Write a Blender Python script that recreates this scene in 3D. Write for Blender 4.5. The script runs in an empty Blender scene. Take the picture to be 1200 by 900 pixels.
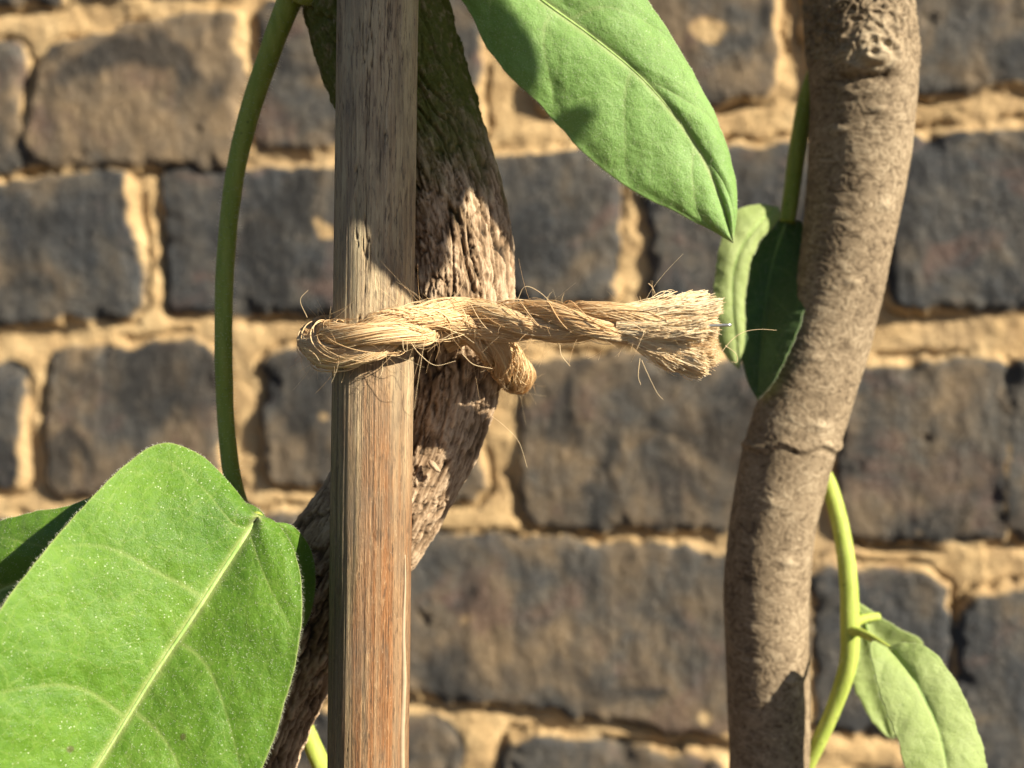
import bpy, math, random
import numpy as np
from mathutils import Vector

random.seed(7)
RNG = np.random.default_rng(11)
scene = bpy.context.scene

# ------------------------------------------------------------------ camera
D = 0.160                 # focused distance in metres (macro shot)
W = 0.150                 # width of the view at that distance
K = W / D / 1200.0        # metres per photo pixel, per metre of distance
cam_data = bpy.data.cameras.new('camera')
cam_data.sensor_width = 36.0
cam_data.lens = 18.0 / (W / 2 / D)
cam_data.clip_start = 0.01
cam_data.clip_end = 500.0
cam_data.dof.use_dof = True
cam_data.dof.focus_distance = 0.156
cam_data.dof.aperture_fstop = 18.0
cam = bpy.data.objects.new('camera', cam_data)
scene.collection.objects.link(cam)
cam.rotation_euler = (math.radians(90), 0, 0)
scene.camera = cam

# ------------------------------------------------------------------ light
SUN_AZ, SUN_EL = math.radians(55), math.radians(27)
SUN = np.array([math.sin(SUN_AZ) * math.cos(SUN_EL), -math.cos(SUN_AZ) * math.cos(SUN_EL), math.sin(SUN_EL)])
world = bpy.data.worlds.new('World')
scene.world = world
world.use_nodes = True
wn = world.node_tree
bg = wn.nodes['Background']
sky = wn.nodes.new('ShaderNodeTexSky')
sky.sky_type = 'NISHITA'
sky.sun_disc = False
sky.altitude = 1500
sky.air_density = 0.6
sky.dust_density = 0.6
sky.ozone_density = 0.0
sky.sun_elevation = SUN_EL
sky.sun_rotation = math.atan2(SUN[0], SUN[1])
wn.links.new(sky.outputs[0], bg.inputs[0])
bg.inputs[1].default_value = 0.05
sun_data = bpy.data.lights.new('sun', 'SUN')
sun_data.energy = 5.0
sun_data.angle = math.radians(0.53)
sun_data.color = (1.0, 0.92, 0.76)
sun = bpy.data.objects.new('sun', sun_data)
scene.collection.objects.link(sun)
sun.rotation_euler = Vector(SUN).to_track_quat('Z', 'Y').to_euler()
sun.location = (0.4, -0.5, 0.8)

scene.view_settings.view_transform = 'Standard'
scene.view_settings.look = 'None'
scene.view_settings.gamma = 1.0
scene.view_settings.exposure = 1.2
scene.render.engine = 'CYCLES'
scene.cycles.use_denoising = True
scene.cycles.max_bounces = 6
scene.cycles.diffuse_bounces = 3
scene.cycles.transparent_max_bounces = 8

# ------------------------------------------------------------------ helpers
def P(px, py, Y):
    """point of the place seen at photo pixel (px, py), Y metres in front of the lens"""
    return np.array([(px - 600.0) * K * Y, Y, (450.0 - py) * K * Y])

_perm = np.random.default_rng(3).permutation(256)
_perm = np.concatenate([_perm, _perm, _perm])
_grad = np.array([[1,1,0],[-1,1,0],[1,-1,0],[-1,-1,0],[1,0,1],[-1,0,1],[1,0,-1],[-1,0,-1],
                  [0,1,1],[0,-1,1],[0,1,-1],[0,-1,-1],[1,1,0],[-1,1,0],[0,-1,1],[0,-1,-1]], dtype=np.float32)

def perlin(x, y, z=0.0, seed=0):
    x = np.asarray(x, dtype=np.float32) + 17.13 * seed
    y = np.asarray(y, dtype=np.float32) + 5.71 * seed
    z = np.asarray(z, dtype=np.float32) + 3.37 * seed
    x, y, z = np.broadcast_arrays(x, y, z)
    xi, yi, zi = np.floor(x).astype(int), np.floor(y).astype(int), np.floor(z).astype(int)
    xf, yf, zf = x - xi, y - yi, z - zi
    u, v, w = [t * t * t * (t * (t * 6 - 15) + 10) for t in (xf, yf, zf)]
    xi &= 255; yi &= 255; zi &= 255
    def g(dx, dy, dz):
        h = _perm[_perm[_perm[(xi + dx) & 255] + ((yi + dy) & 255)] + ((zi + dz) & 255)] & 15
        gr = _grad[h]
        return gr[..., 0] * (xf - dx) + gr[..., 1] * (yf - dy) + gr[..., 2] * (zf - dz)
    def L(a, b, t): return a + t * (b - a)
    return L(L(L(g(0,0,0), g(1,0,0), u), L(g(0,1,0), g(1,1,0), u), v),
             L(L(g(0,0,1), g(1,0,1), u), L(g(0,1,1), g(1,1,1), u), v), w)

def fbm(x, y, z=0.0, octaves=4, seed=0, gain=0.5):
    a, f, t = 1.0, 1.0, 0.0
    for o in range(octaves):
        t = t + a * perlin(np.asarray(x) * f, np.asarray(y) * f, np.asarray(z) * f, seed + 7 * o)
        a *= gain; f *= 2.03
    return t

def sstep(a, b, x):
    t = np.clip((x - a) / (b - a), 0, 1)
    return t * t * (3 - 2 * t)

def spline(pts, n, per=24):
    """smooth curve through pts (any dimension), resampled to n points evenly along its length"""
    p = np.array(pts, dtype=float)
    if len(p) == 2:
        q = p[0] + (p[1] - p[0]) * np.linspace(0, 1, per)[:, None]
    else:
        e = np.vstack([2 * p[0] - p[1], p, 2 * p[-1] - p[-2]])
        q = []
        for i in range(1, len(e) - 2):
            t = np.linspace(0, 1, per, endpoint=False)[:, None]
            a, b, c, d = e[i - 1], e[i], e[i + 1], e[i + 2]
            q.append(0.5 * (2 * b + (c - a) * t + (2 * a - 5 * b + 4 * c - d) * t ** 2 + (3 * b - a - 3 * c + d) * t ** 3))
        q = np.vstack(q + [p[-1:]])
    s = np.concatenate([[0], np.cumsum(np.linalg.norm(np.diff(q[:, :3], axis=0), axis=1))])
    u = np.linspace(0, s[-1], n)
    return np.stack([np.interp(u, s, q[:, k]) for k in range(q.shape[1])], axis=1)

def make_mesh(name, V, F, attrs=None, smooth=True):
    V = np.asarray(V, dtype=np.float32); F = np.asarray(F, dtype=np.int32)
    me = bpy.data.meshes.new(name)
    k = F.shape[1]
    me.vertices.add(len(V)); me.vertices.foreach_set('co', V.ravel())
    me.loops.add(F.size); me.loops.foreach_set('vertex_index', F.ravel())
    me.polygons.add(len(F)); me.polygons.foreach_set('loop_start', np.arange(0, F.size, k, dtype=np.int32))
    me.update(calc_edges=True)
    if smooth:
        me.polygons.foreach_set('use_smooth', np.ones(len(F), dtype=bool))
    for an, arr in (attrs or {}).items():
        arr = np.asarray(arr, dtype=np.float32)
        if arr.ndim == 1:
            a = me.attributes.new(an, 'FLOAT', 'POINT'); a.data.foreach_set('value', arr)
        else:
            a = me.attributes.new(an, 'FLOAT_VECTOR', 'POINT'); a.data.foreach_set('vector', arr.ravel())
    me.validate()
    return me

def obj(name, V, F, mat, parent=None, attrs=None, base=None, kind=None, label=None, smooth=True):
    """one mesh object; V is in world coordinates, base is its origin"""
    if base is None:
        base = parent_base(parent) if parent is not None else np.zeros(3)
    base = np.asarray(base, dtype=float)
    me = make_mesh(name, np.asarray(V) - base, F, attrs, smooth)
    me.materials.append(mat)
    o = bpy.data.objects.new(name, me)
    scene.collection.objects.link(o)
    if parent is not None:
        o.parent = parent
        o.location = tuple(base - parent_base(parent))
    else:
        o.location = tuple(base)
    if kind: o['kind'] = kind
    if label: o['label'] = label
    return o

def parent_base(p):
    b = np.zeros(3)
    while p is not None:
        b = b + np.array(p.location); p = p.parent
    return b

def thing(name, label, cat, base=(0, 0, 0), group=None):
    o = bpy.data.objects.new(name, None)
    o.empty_display_size = 0.01
    scene.collection.objects.link(o)
    o.location = tuple(base)
    o['label'] = label; o['category'] = cat
    if group: o['group'] = group
    return o

def tag(o, label, cat, group=None):
    o['label'] = label; o['category'] = cat
    if group: o['group'] = group
    return o

def frames(C):
    """parallel transported frames along a polyline"""
    T = np.gradient(C, axis=0); T /= np.linalg.norm(T, axis=1)[:, None]
    n = np.cross(T[0], [0.0, 1.0, 0.02]); n /= np.linalg.norm(n)
    N = np.zeros_like(C)
    for i in range(len(C)):
        n = n - T[i] * n.dot(T[i]); n /= np.linalg.norm(n); N[i] = n
    return T, N, np.cross(T, N)

def grid_faces(n, m, closed):
    """quads of an n x m vertex grid, closed in m if asked"""
    i = np.arange(n - 1)[:, None]; j = np.arange(m if closed else m - 1)[None, :]
    j2 = (j + 1) % m
    f = np.stack([i * m + j, i * m + j2, (i + 1) * m + j2, (i + 1) * m + j], axis=-1)
    return f.reshape(-1, 4)

def tube(C, R, nseg, disp=None, caps=True):
    """tube round C (n,3) with radii R; disp(theta, s_mm, r_mm) -> (offset mm, extra attrs)"""
    C = np.asarray(C, float); n = len(C)
    R = np.broadcast_to(np.asarray(R, float), (n,))
    T, N, B = frames(C)
    th = np.linspace(0, 2 * np.pi, nseg, endpoint=False)
    s = np.concatenate([[0], np.cumsum(np.linalg.norm(np.diff(C, axis=0), axis=1))]) * 1000
    TH, S = np.meshgrid(th, s); RR = np.repeat(R[:, None] * 1000, nseg, axis=1)
    off, extra = (0 * TH, {}) if disp is None else disp(TH, S, RR)
    rad = (RR + off) / 1000
    if caps:
        rad = rad.copy(); rad[0] = 1e-6; rad[-1] = 1e-6
        C = C.copy(); C[0] = C[1]; C[-1] = C[-2]
    V = C[:, None, :] + rad[..., None] * (np.cos(TH)[..., None] * N[:, None, :] + np.sin(TH)[..., None] * B[:, None, :])
    at = {'cyl': np.stack([np.cos(TH) * RR, np.sin(TH) * RR, S], axis=-1).reshape(-1, 3)}
    for k_, v_ in extra.items(): at[k_] = np.asarray(v_).ravel()
    return V.reshape(-1, 3), grid_faces(n, nseg, True), at

def strands(C, R, sides=4, tint=None):
    """many thin fibres at once: C (f,n,3), R (f,n); returns verts, quads, attrs"""
    C = np.asarray(C, float); f, n, _ = C.shape
    R = np.broadcast_to(np.asarray(R, float), (f, n))
    T = np.gradient(C, axis=1); T /= np.linalg.norm(T, axis=2)[..., None] + 1e-12
    ref = np.array([0.31, 0.62, 0.72])
    N = np.cross(T, ref); N /= np.linalg.norm(N, axis=2)[..., None] + 1e-12
    B = np.cross(T, N)
    th = np.linspace(0, 2 * np.pi, sides, endpoint=False)
    V = C[:, :, None, :] + R[:, :, None, None] * (np.cos(th)[None, None, :, None] * N[:, :, None, :] + np.sin(th)[None, None, :, None] * B[:, :, None, :])
    g = grid_faces(n, sides, True)
    F = (g[None] + (np.arange(f) * n * sides)[:, None, None]).reshape(-1, 4)
    if tint is None: tint = RNG.random(f)
    return V.reshape(-1, 3), F, {'tint': np.repeat(tint, n * sides)}

# ------------------------------------------------------------------ materials
class NT:
    def __init__(self, name):
        self.m = bpy.data.materials.new(name); self.m.use_nodes = True
        self.t = self.m.node_tree; self.p = self.t.nodes['Principled BSDF']
        self.out = self.t.nodes['Material Output']
    def n(self, typ, **kw):
        nd = self.t.nodes.new(typ)
        for k_, v_ in kw.items(): setattr(nd, k_, v_)
        return nd
    def l(self, a, b): self.t.links.new(a, b)
    def attr(self, name, vec=False):
        return self.n('ShaderNodeAttribute', attribute_name=name).outputs['Vector' if vec else 'Fac']
    def coords(self): return self.n('ShaderNodeTexCoord').outputs['Object']
    def scale(self, vec, s):
        v = self.n('ShaderNodeVectorMath', operation='MULTIPLY'); self.l(vec, v.inputs[0]); v.inputs[1].default_value = s
        return v.outputs[0]
    def noise(self, vec, sc, detail=4, rough=0.55, dist=0.0):
        nd = self.n('ShaderNodeTexNoise'); self.l(vec, nd.inputs['Vector'])
        nd.inputs['Scale'].default_value = sc; nd.inputs['Detail'].default_value = detail
        nd.inputs['Roughness'].default_value = rough; nd.inputs['Distortion'].default_value = dist
        return nd.outputs['Fac']
    def mixvec(self, vec, amt):
        nd = self.n('ShaderNodeTexNoise'); self.l(vec, nd.inputs['Vector']); nd.inputs['Scale'].default_value = 0.5
        v = self.n('ShaderNodeVectorMath', operation='MULTIPLY_ADD'); self.l(nd.outputs['Color'], v.inputs[0])
        v.inputs[1].default_value = (amt * 2,) * 3; self.l(vec, v.inputs[2])
        return v.outputs[0]
    def voro(self, vec, sc, feature='F1'):
        nd = self.n('ShaderNodeTexVoronoi', feature=feature); self.l(vec, nd.inputs['Vector']); nd.inputs['Scale'].default_value = sc
        return nd.outputs['Distance']
    def ramp(self, fac, stops):
        r = self.n('ShaderNodeValToRGB'); self.l(fac, r.inputs[0]); e = r.color_ramp.elements
        for i, (p, c) in enumerate(stops):
            el = e[i] if i < 2 else e.new(p)
            el.position = p; el.color = (c, c, c, 1) if isinstance(c, (int, float)) else (*c, 1)
        return r.outputs[0]
    def mix(self, fac, a, b, blend='MIX'):
        m = self.n('ShaderNodeMix', data_type='RGBA', blend_type=blend)
        for sock, v in ((m.inputs[0], fac), (m.inputs[6], a), (m.inputs[7], b)):
            if hasattr(v, 'is_linked'): self.l(v, sock)
            elif isinstance(v, tuple): sock.default_value = (*v, 1)
            else: sock.default_value = v
        return m.outputs[2]
    def math(self, op, a, b=0.0, c=None):
        m = self.n('ShaderNodeMath', operation=op)
        for i, v in enumerate((a, b) + (() if c is None else (c,))):
            if hasattr(v, 'is_linked'): self.l(v, m.inputs[i])
            else: m.inputs[i].default_value = v
        return m.outputs[0]
    def bump(self, h, dist, strength=1.0, normal=None):
        b = self.n('ShaderNodeBump'); b.inputs['Distance'].default_value = dist; b.inputs['Strength'].default_value = strength
        self.l(h, b.inputs['Height'])
        if normal is not None: self.l(normal, b.inputs['Normal'])
        return b.outputs[0]
    def set(self, **kw):
        for k_, v_ in kw.items():
            s = self.p.inputs[k_.replace('_', ' ')]
            if hasattr(v_, 'is_linked'): self.l(v_, s)
            elif isinstance(v_, tuple) and s.type == 'RGBA': s.default_value = (*v_, 1)
            else: s.default_value = v_
        return self.m

def mat_wall():
    t = NT('brick_and_mortar')
    c = t.scale(t.coords(), (100, 100, 100))                  # centimetres
    cv = t.scale(t.coords(), (100, 100, 48))                  # stretched along z: drag marks
    tone, mort = t.attr('tone'), t.attr('mortar')
    drag = t.noise(cv, 1.1, 5, 0.6)
    blot = t.noise(c, 0.45, 5, 0.6, 0.4)
    fac = t.math('ADD', tone, t.math('MULTIPLY', t.math('SUBTRACT', blot, 0.5), 2.4))
    brick = t.ramp(fac, [(0.05, (0.056, 0.058, 0.060)), (0.35, (0.100, 0.091, 0.078)), (0.65, (0.165, 0.126, 0.085)), (1.0, (0.26, 0.185, 0.11))])
    brick = t.mix(t.ramp(drag, [(0.3, 0.45), (0.6, 0.0)]), brick, (0.055, 0.05, 0.046))
    brick = t.mix(t.ramp(t.noise(t.scale(c, (1, 1, 1.3)), 0.34, 4, 0.6, 0.5), [(0.55, 0.0), (0.68, 0.6)]), brick, (0.15, 0.092, 0.072))
    burn = t.noise(c, 0.28, 3, 0.5, 0.6)
    brick = t.mix(t.ramp(burn, [(0.54, 0.0), (0.63, 0.82)]), brick, (0.032, 0.032, 0.032))
    speck = t.noise(c, 5.0, 3, 0.7)
    brick = t.mix(t.ramp(speck, [(0.58, 0.0), (0.72, 0.45)]), brick, (0.30, 0.25, 0.2))
    mn = t.noise(c, 0.8, 5, 0.65)
    mo = t.ramp(mn, [(0.25, (0.42, 0.27, 0.13)), (0.5, (0.62, 0.42, 0.205)), (0.75, (0.78, 0.56, 0.29))])
    grit = t.noise(c, 9.0, 3, 0.7)
    mo = t.mix(t.ramp(grit, [(0.3, 0.45), (0.5, 0.0)]), mo, (0.30, 0.20, 0.11))
    mo = t.mix(t.ramp(t.noise(c, 0.22, 4, 0.6), [(0.52, 0.0), (0.68, 0.45)]), mo, (0.36, 0.26, 0.155))
    col = t.mix(mort, brick, mo)
    h = t.math('ADD', t.math('MULTIPLY', t.noise(cv, 3.0, 5, 0.65), 0.6), t.noise(c, 6.0, 4, 0.7))
    return t.set(Base_Color=col, Roughness=0.9, Specular_IOR_Level=0.25, Normal=t.bump(h, 0.0022, 0.9))

def mat_bark(name, deep, mid, pale, moss=None, grain=(1.6, 1.6, 0.25), rough=0.9, bd=0.00035):
    t = NT(name)
    cy = t.attr('cyl', True); h = t.attr('h')
    fib = t.noise(t.scale(cy, grain), 1.0, 5, 0.65, 0.3)
    blot = t.noise(cy, 0.12, 4, 0.6)
    f = t.math('ADD', t.math('MULTIPLY', h, 0.62), t.math('MULTIPLY', fib, 0.42))
    f = t.math('ADD', f, t.math('MULTIPLY', t.math('SUBTRACT', blot, 0.5), 0.5))
    col = t.ramp(f, [(0.22, deep), (0.52, mid), (0.86, pale)])
    if moss is not None:
        mk = t.attr('moss')
        mfac = t.math('MULTIPLY', mk, t.ramp(t.noise(cy, 0.5, 5, 0.7), [(0.25, 0.35), (0.5, 1.0)]))
        mc = t.mix(t.noise(cy, 2.2, 3, 0.6), moss, tuple(v * 2.6 for v in moss))
        col = t.mix(mfac, col, mc)
    hh = t.noise(t.scale(cy, tuple(g * 2 for g in grain)), 1.0, 4, 0.7)
    return t.set(Base_Color=col, Roughness=rough, Specular_IOR_Level=0.3, Normal=t.bump(hh, bd, 0.8))

def mat_cane():
    t = NT('weathered_cane')
    cy = t.attr('cyl', True); h = t.attr('h'); up = t.attr('up'); side = t.attr('side')
    st = t.noise(t.scale(cy, (3.2, 3.2, 0.045)), 1.0, 6, 0.62)
    st2 = t.noise(t.scale(cy, (0.9, 0.9, 0.02)), 1.0, 4, 0.6)
    blot = t.noise(t.scale(cy, (0.25, 0.25, 0.06)), 1.0, 4, 0.6)
    low = t.ramp(st, [(0.27, (0.06, 0.028, 0.013)), (0.42, (0.18, 0.078, 0.027)), (0.56, (0.31, 0.140, 0.052)), (0.72, (0.42, 0.25, 0.125))])
    fine = t.noise(t.scale(cy, (7.0, 7.0, 0.12)), 1.0, 4, 0.6)
    low = t.mix(t.ramp(fine, [(0.30, 0.75), (0.46, 0.0)]), low, (0.12, 0.055, 0.025))
    low = t.mix(t.ramp(st2, [(0.42, 0.0), (0.62, 0.55)]), low, (0.31, 0.22, 0.125))
    grey = t.ramp(st, [(0.26, (0.09, 0.06, 0.032)), (0.45, (0.37, 0.265, 0.15)), (0.62, (0.50, 0.38, 0.225)), (0.76, (0.62, 0.50, 0.32))])
    grey = t.mix(t.ramp(blot, [(0.45, 0.0), (0.58, 0.7)]), grey, (0.58, 0.46, 0.27))
    col = t.mix(up, low, grey)
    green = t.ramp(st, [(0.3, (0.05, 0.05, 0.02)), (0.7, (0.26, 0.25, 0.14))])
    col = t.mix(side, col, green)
    col = t.mix(t.ramp(h, [(0.0, 0.85), (0.35, 0.0)]), col, (0.04, 0.028, 0.02))
    dk = t.noise(t.scale(cy, (2.6, 2.6, 0.35)), 1.0, 5, 0.7)
    col = t.mix(t.ramp(dk, [(0.53, 0.0), (0.63, 0.7)]), col, (0.07, 0.045, 0.027))
    pale = t.noise(t.scale(cy, (3.5, 3.5, 0.5)), 1.0, 5, 0.75)
    col = t.mix(t.ramp(pale, [(0.54, 0.0), (0.66, 0.5)]), col, (0.52, 0.34, 0.18))
    dirt = t.noise(t.scale(cy, (0.35, 0.35, 0.09)), 1.0, 5, 0.65)
    col = t.mix(t.ramp(dirt, [(0.48, 0.0), (0.66, 0.55)]), col, (0.17, 0.125, 0.08))
    sp = t.voro(t.scale(cy, (1.5, 1.5, 0.8)), 1.0)
    col = t.mix(t.ramp(sp, [(0.05, 0.45), (0.12, 0.0)]), col, (0.5, 0.40, 0.27))
    return t.set(Base_Color=col, Roughness=0.55, Specular_IOR_Level=0.4, Normal=t.bump(t.math('ADD', st, t.math('MULTIPLY', pale, 0.8)), 0.00045, 0.9))

def mat_leaf(name, dark, light, veincol, trans, tmix=0.35, rough=0.42, speck=0.8):
    t = NT(name)
    c = t.scale(t.coords(), (1000, 1000, 1000))               # millimetres
    vein = t.attr('vein')
    n = t.noise(c, 0.09, 4, 0.6); n2 = t.noise(c, 1.3, 4, 0.65)
    f = t.math('ADD', t.math('MULTIPLY', n, 0.6), t.math('MULTIPLY', n2, 0.4))
    col = t.mix(t.ramp(f, [(0.36, 0.0), (0.64, 1.0)]), dark, light)
    net = t.voro(c, 0.55, 'DISTANCE_TO_EDGE')
    netf = t.ramp(net, [(0.0, 0.22), (0.05, 0.0)])
    net2 = t.voro(t.mixvec(c, 0.9), 0.27, 'DISTANCE_TO_EDGE')
    netf = t.math('MAXIMUM', netf, t.ramp(net2, [(0.0, 0.42), (0.035, 0.0)]))
    col = t.mix(netf, col, tuple(0.6 * a + 0.4 * b for a, b in zip(light, veincol)))
    col = t.mix(vein, col, veincol)
    v = t.voro(c, 1.6)
    keep = t.ramp(t.noise(c, 0.8, 2, 0.5), [(0.42, 0.0), (0.55, 1.0)])
    dots = t.math('MULTIPLY', t.ramp(v, [(0.11, speck), (0.19, 0.0)]), keep)
    dots = t.math('MULTIPLY', dots, t.ramp(t.noise(c, 0.11, 3, 0.6), [(0.38, 0.25), (0.6, 1.0)]))
    bl = t.voro(t.mixvec(c, 0.25), 0.085)
    col = t.mix(t.ramp(bl, [(0.030, 0.75), (0.05, 0.0)]), col, (0.10, 0.085, 0.03))
    col = t.mix(dots, col, (0.70, 0.78, 0.50))
    h = t.math('ADD', t.math('MULTIPLY', t.ramp(net, [(0.0, 0.0), (0.25, 1.0)]), 0.22), t.math('MULTIPLY', t.noise(c, 3.2, 4, 0.7), 0.9))
    nb = t.bump(h, 0.00028, 0.6)
    t.set(Base_Color=col, Roughness=t.ramp(t.math('ADD', t.math('MULTIPLY', n2, .5), t.math('MULTIPLY', t.noise(c, 0.16, 4, 0.65), .5)), [(0.4, rough - 0.1), (0.6, rough + 0.2)]), Specular_IOR_Level=0.45, Normal=nb, Sheen_Weight=0.25, Sheen_Roughness=0.4)
    tr = t.n('ShaderNodeBsdfTranslucent'); t.l(t.mix(0.65, col, trans), tr.inputs[0]); t.l(nb, tr.inputs['Normal'])
    ms = t.n('ShaderNodeMixShader'); ms.inputs[0].default_value = tmix
    t.l(t.p.outputs[0], ms.inputs[1]); t.l(tr.outputs[0], ms.inputs[2]); t.l(ms.outputs[0], t.out.inputs[0])
    return t.m

def mat_stem(name, a, b):
    t = NT(name)
    c = t.scale(t.coords(), (1000, 1000, 1000))
    f = t.noise(t.scale(c, (1, 1, 0.12)), 1.0, 4, 0.6)
    col = t.mix(t.ramp(f, [(0.35, 0.0), (0.65, 1.0)]), a, b)
    sp = t.voro(c, 0.35)
    col = t.mix(t.ramp(sp, [(0.05, 0.7), (0.12, 0.0)]), col, tuple(v * 0.3 for v in a))
    return t.set(Base_Color=col, Roughness=0.62, Specular_IOR_Level=0.3, Subsurface_Weight=0.25, Subsurface_Radius=(0.6, 1.0, 0.2),
                 Subsurface_Scale=0.0008, Normal=t.bump(t.noise(c, 3.0, 3, 0.6), 0.0002, 0.5))

def mat_fibre(name, a, b, c2, translucent=0.3):
    t = NT(name)
    tint = t.attr('tint')
    c = t.scale(t.coords(), (1000, 1000, 1000))
    n = t.noise(c, 0.9, 4, 0.7)
    f = t.math('ADD', t.math('MULTIPLY', tint, 0.6), t.math('MULTIPLY', n, 0.4))
    col = t.ramp(f, [(0.12, a), (0.45, b), (0.85, c2)])
    t.set(Base_Color=col, Roughness=0.6, Specular_IOR_Level=0.35)
    tr = t.n('ShaderNodeBsdfTranslucent'); t.l(col, tr.inputs[0])
    ms = t.n('ShaderNodeMixShader'); ms.inputs[0].default_value = translucent
    t.l(t.p.outputs[0], ms.inputs[1]); t.l(tr.outputs[0], ms.inputs[2]); t.l(ms.outputs[0], t.out.inputs[0])
    return t.m

def mat_plain(name, col, rough=0.6):
    t = NT(name)
    c = t.scale(t.coords(), (1000, 1000, 1000))
    return t.set(Base_Color=t.mix(t.noise(c, 0.8, 4, 0.6), tuple(v * 0.7 for v in col), tuple(min(1, v * 1.25) for v in col)), Roughness=rough)

M_WALL = mat_wall()
M_VINE = mat_bark('fissured_bark', (0.045, 0.03, 0.018), (0.24, 0.155, 0.088), (0.64, 0.475, 0.315), moss=(0.055, 0.060, 0.010))
M_TRUNK = mat_bark('scaly_bark', (0.09, 0.062, 0.036), (0.23, 0.17, 0.105), (0.42, 0.335, 0.22), grain=(0.35, 0.35, 0.55), bd=0.00007)
M_CANE = mat_cane()
M_LEAF = mat_leaf('downy_leaf', (0.078, 0.185, 0.010), (0.140, 0.270, 0.018), (0.42, 0.47, 0.16), (0.35, 0.55, 0.03), 0.28)
M_LEAF_TOP = mat_leaf('pale_downy_leaf', (0.21, 0.38, 0.085), (0.30, 0.49, 0.14), (0.45, 0.52, 0.22), (0.36, 0.60, 0.07), 0.38, 0.46)
M_LEAF_SHADED = mat_leaf('shaded_green_leaf', (0.035, 0.08, 0.012), (0.06, 0.125, 0.02), (0.16, 0.26, 0.06), (0.12, 0.30, 0.02), 0.22, 0.42, 0.3)  # leaf green darkened: the right stem's shade is put into the colour
M_LEAF_PALE = mat_leaf('young_leaf', (0.36, 0.45, 0.14), (0.46, 0.53, 0.21), (0.50, 0.60, 0.22), (0.45, 0.70, 0.12), 0.40, 0.5, 0.2)
M_MIDRIB = mat_stem('leaf_midrib', (0.24, 0.38, 0.09), (0.36, 0.47, 0.17))
M_STEM = mat_stem('dark_green_stem', (0.21, 0.265, 0.036), (0.30, 0.34, 0.06))
M_STEM_PALE = mat_stem('yellow_green_stem', (0.30, 0.37, 0.06), (0.40, 0.46, 0.10))
M_JUTE = mat_fibre('jute_fibre', (0.72, 0.46, 0.215), (0.87, 0.62, 0.335), (0.93, 0.765, 0.49))
M_JUTE_END = mat_fibre('jute_brush_fibre', (0.93, 0.64, 0.35), (0.95, 0.75, 0.46), (0.96, 0.84, 0.60), .2)
M_HAIR = mat_fibre('fine_hair', (0.66, 0.66, 0.5), (0.75, 0.75, 0.6), (0.85, 0.85, 0.72), 0.5)
M_WIRE = mat_plain('bright_wire', (0.62, 0.61, 0.58), 0.3)
M_WIRE.node_tree.nodes['Principled BSDF'].inputs['Metallic'].default_value = 0.9

# ------------------------------------------------------------------ ground
def soil():
    t = NT('garden_soil')
    c = t.coords()
    n = t.noise(c, 9.0, 8, 0.7)
    col = t.ramp(n, [(0.3, (0.035, 0.024, 0.016)), (0.55, (0.10, 0.07, 0.045)), (0.75, (0.17, 0.125, 0.085))])
    return t.set(Base_Color=col, Roughness=0.95, Normal=t.bump(t.noise(c, 30, 6, 0.7), 0.03, 1.0))
GZ = -0.9
e = np.concatenate([-np.geomspace(150, 1.5, 18), np.linspace(-1.4, 1.4, 113), np.geomspace(1.5, 150, 18)])
gx, gy = np.meshgrid(e, e, indexing='ij')
gz = GZ + 0.012 * fbm(gx * 6, gy * 6, 0, 4, 2) * (np.maximum(np.abs(gx), np.abs(gy)) < 3)
o = obj('ground', np.stack([gx, gy, gz], -1).reshape(-1, 3), grid_faces(len(e), len(e), False)[:, ::-1], soil(), kind='structure')

# ------------------------------------------------------------------ brick wall
WY, WS = 0.394, -0.19                       # the wall plane: y = WY + WS * x
un = math.hypot(1, WS)
U_AX = np.array([1 / un, WS / un, 0]); N_AX = np.array([WS / un, -1 / un, 0])
W0 = np.array([0, WY, 0])
def to_wall(px, py):
    d = np.array([(px - 600) * K, 1.0, (450 - py) * K])
    y = WY / (1 - WS * d[0])
    q = d * y - W0
    return (q.dot(U_AX) * 1000, q[2] * 1000)

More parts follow.
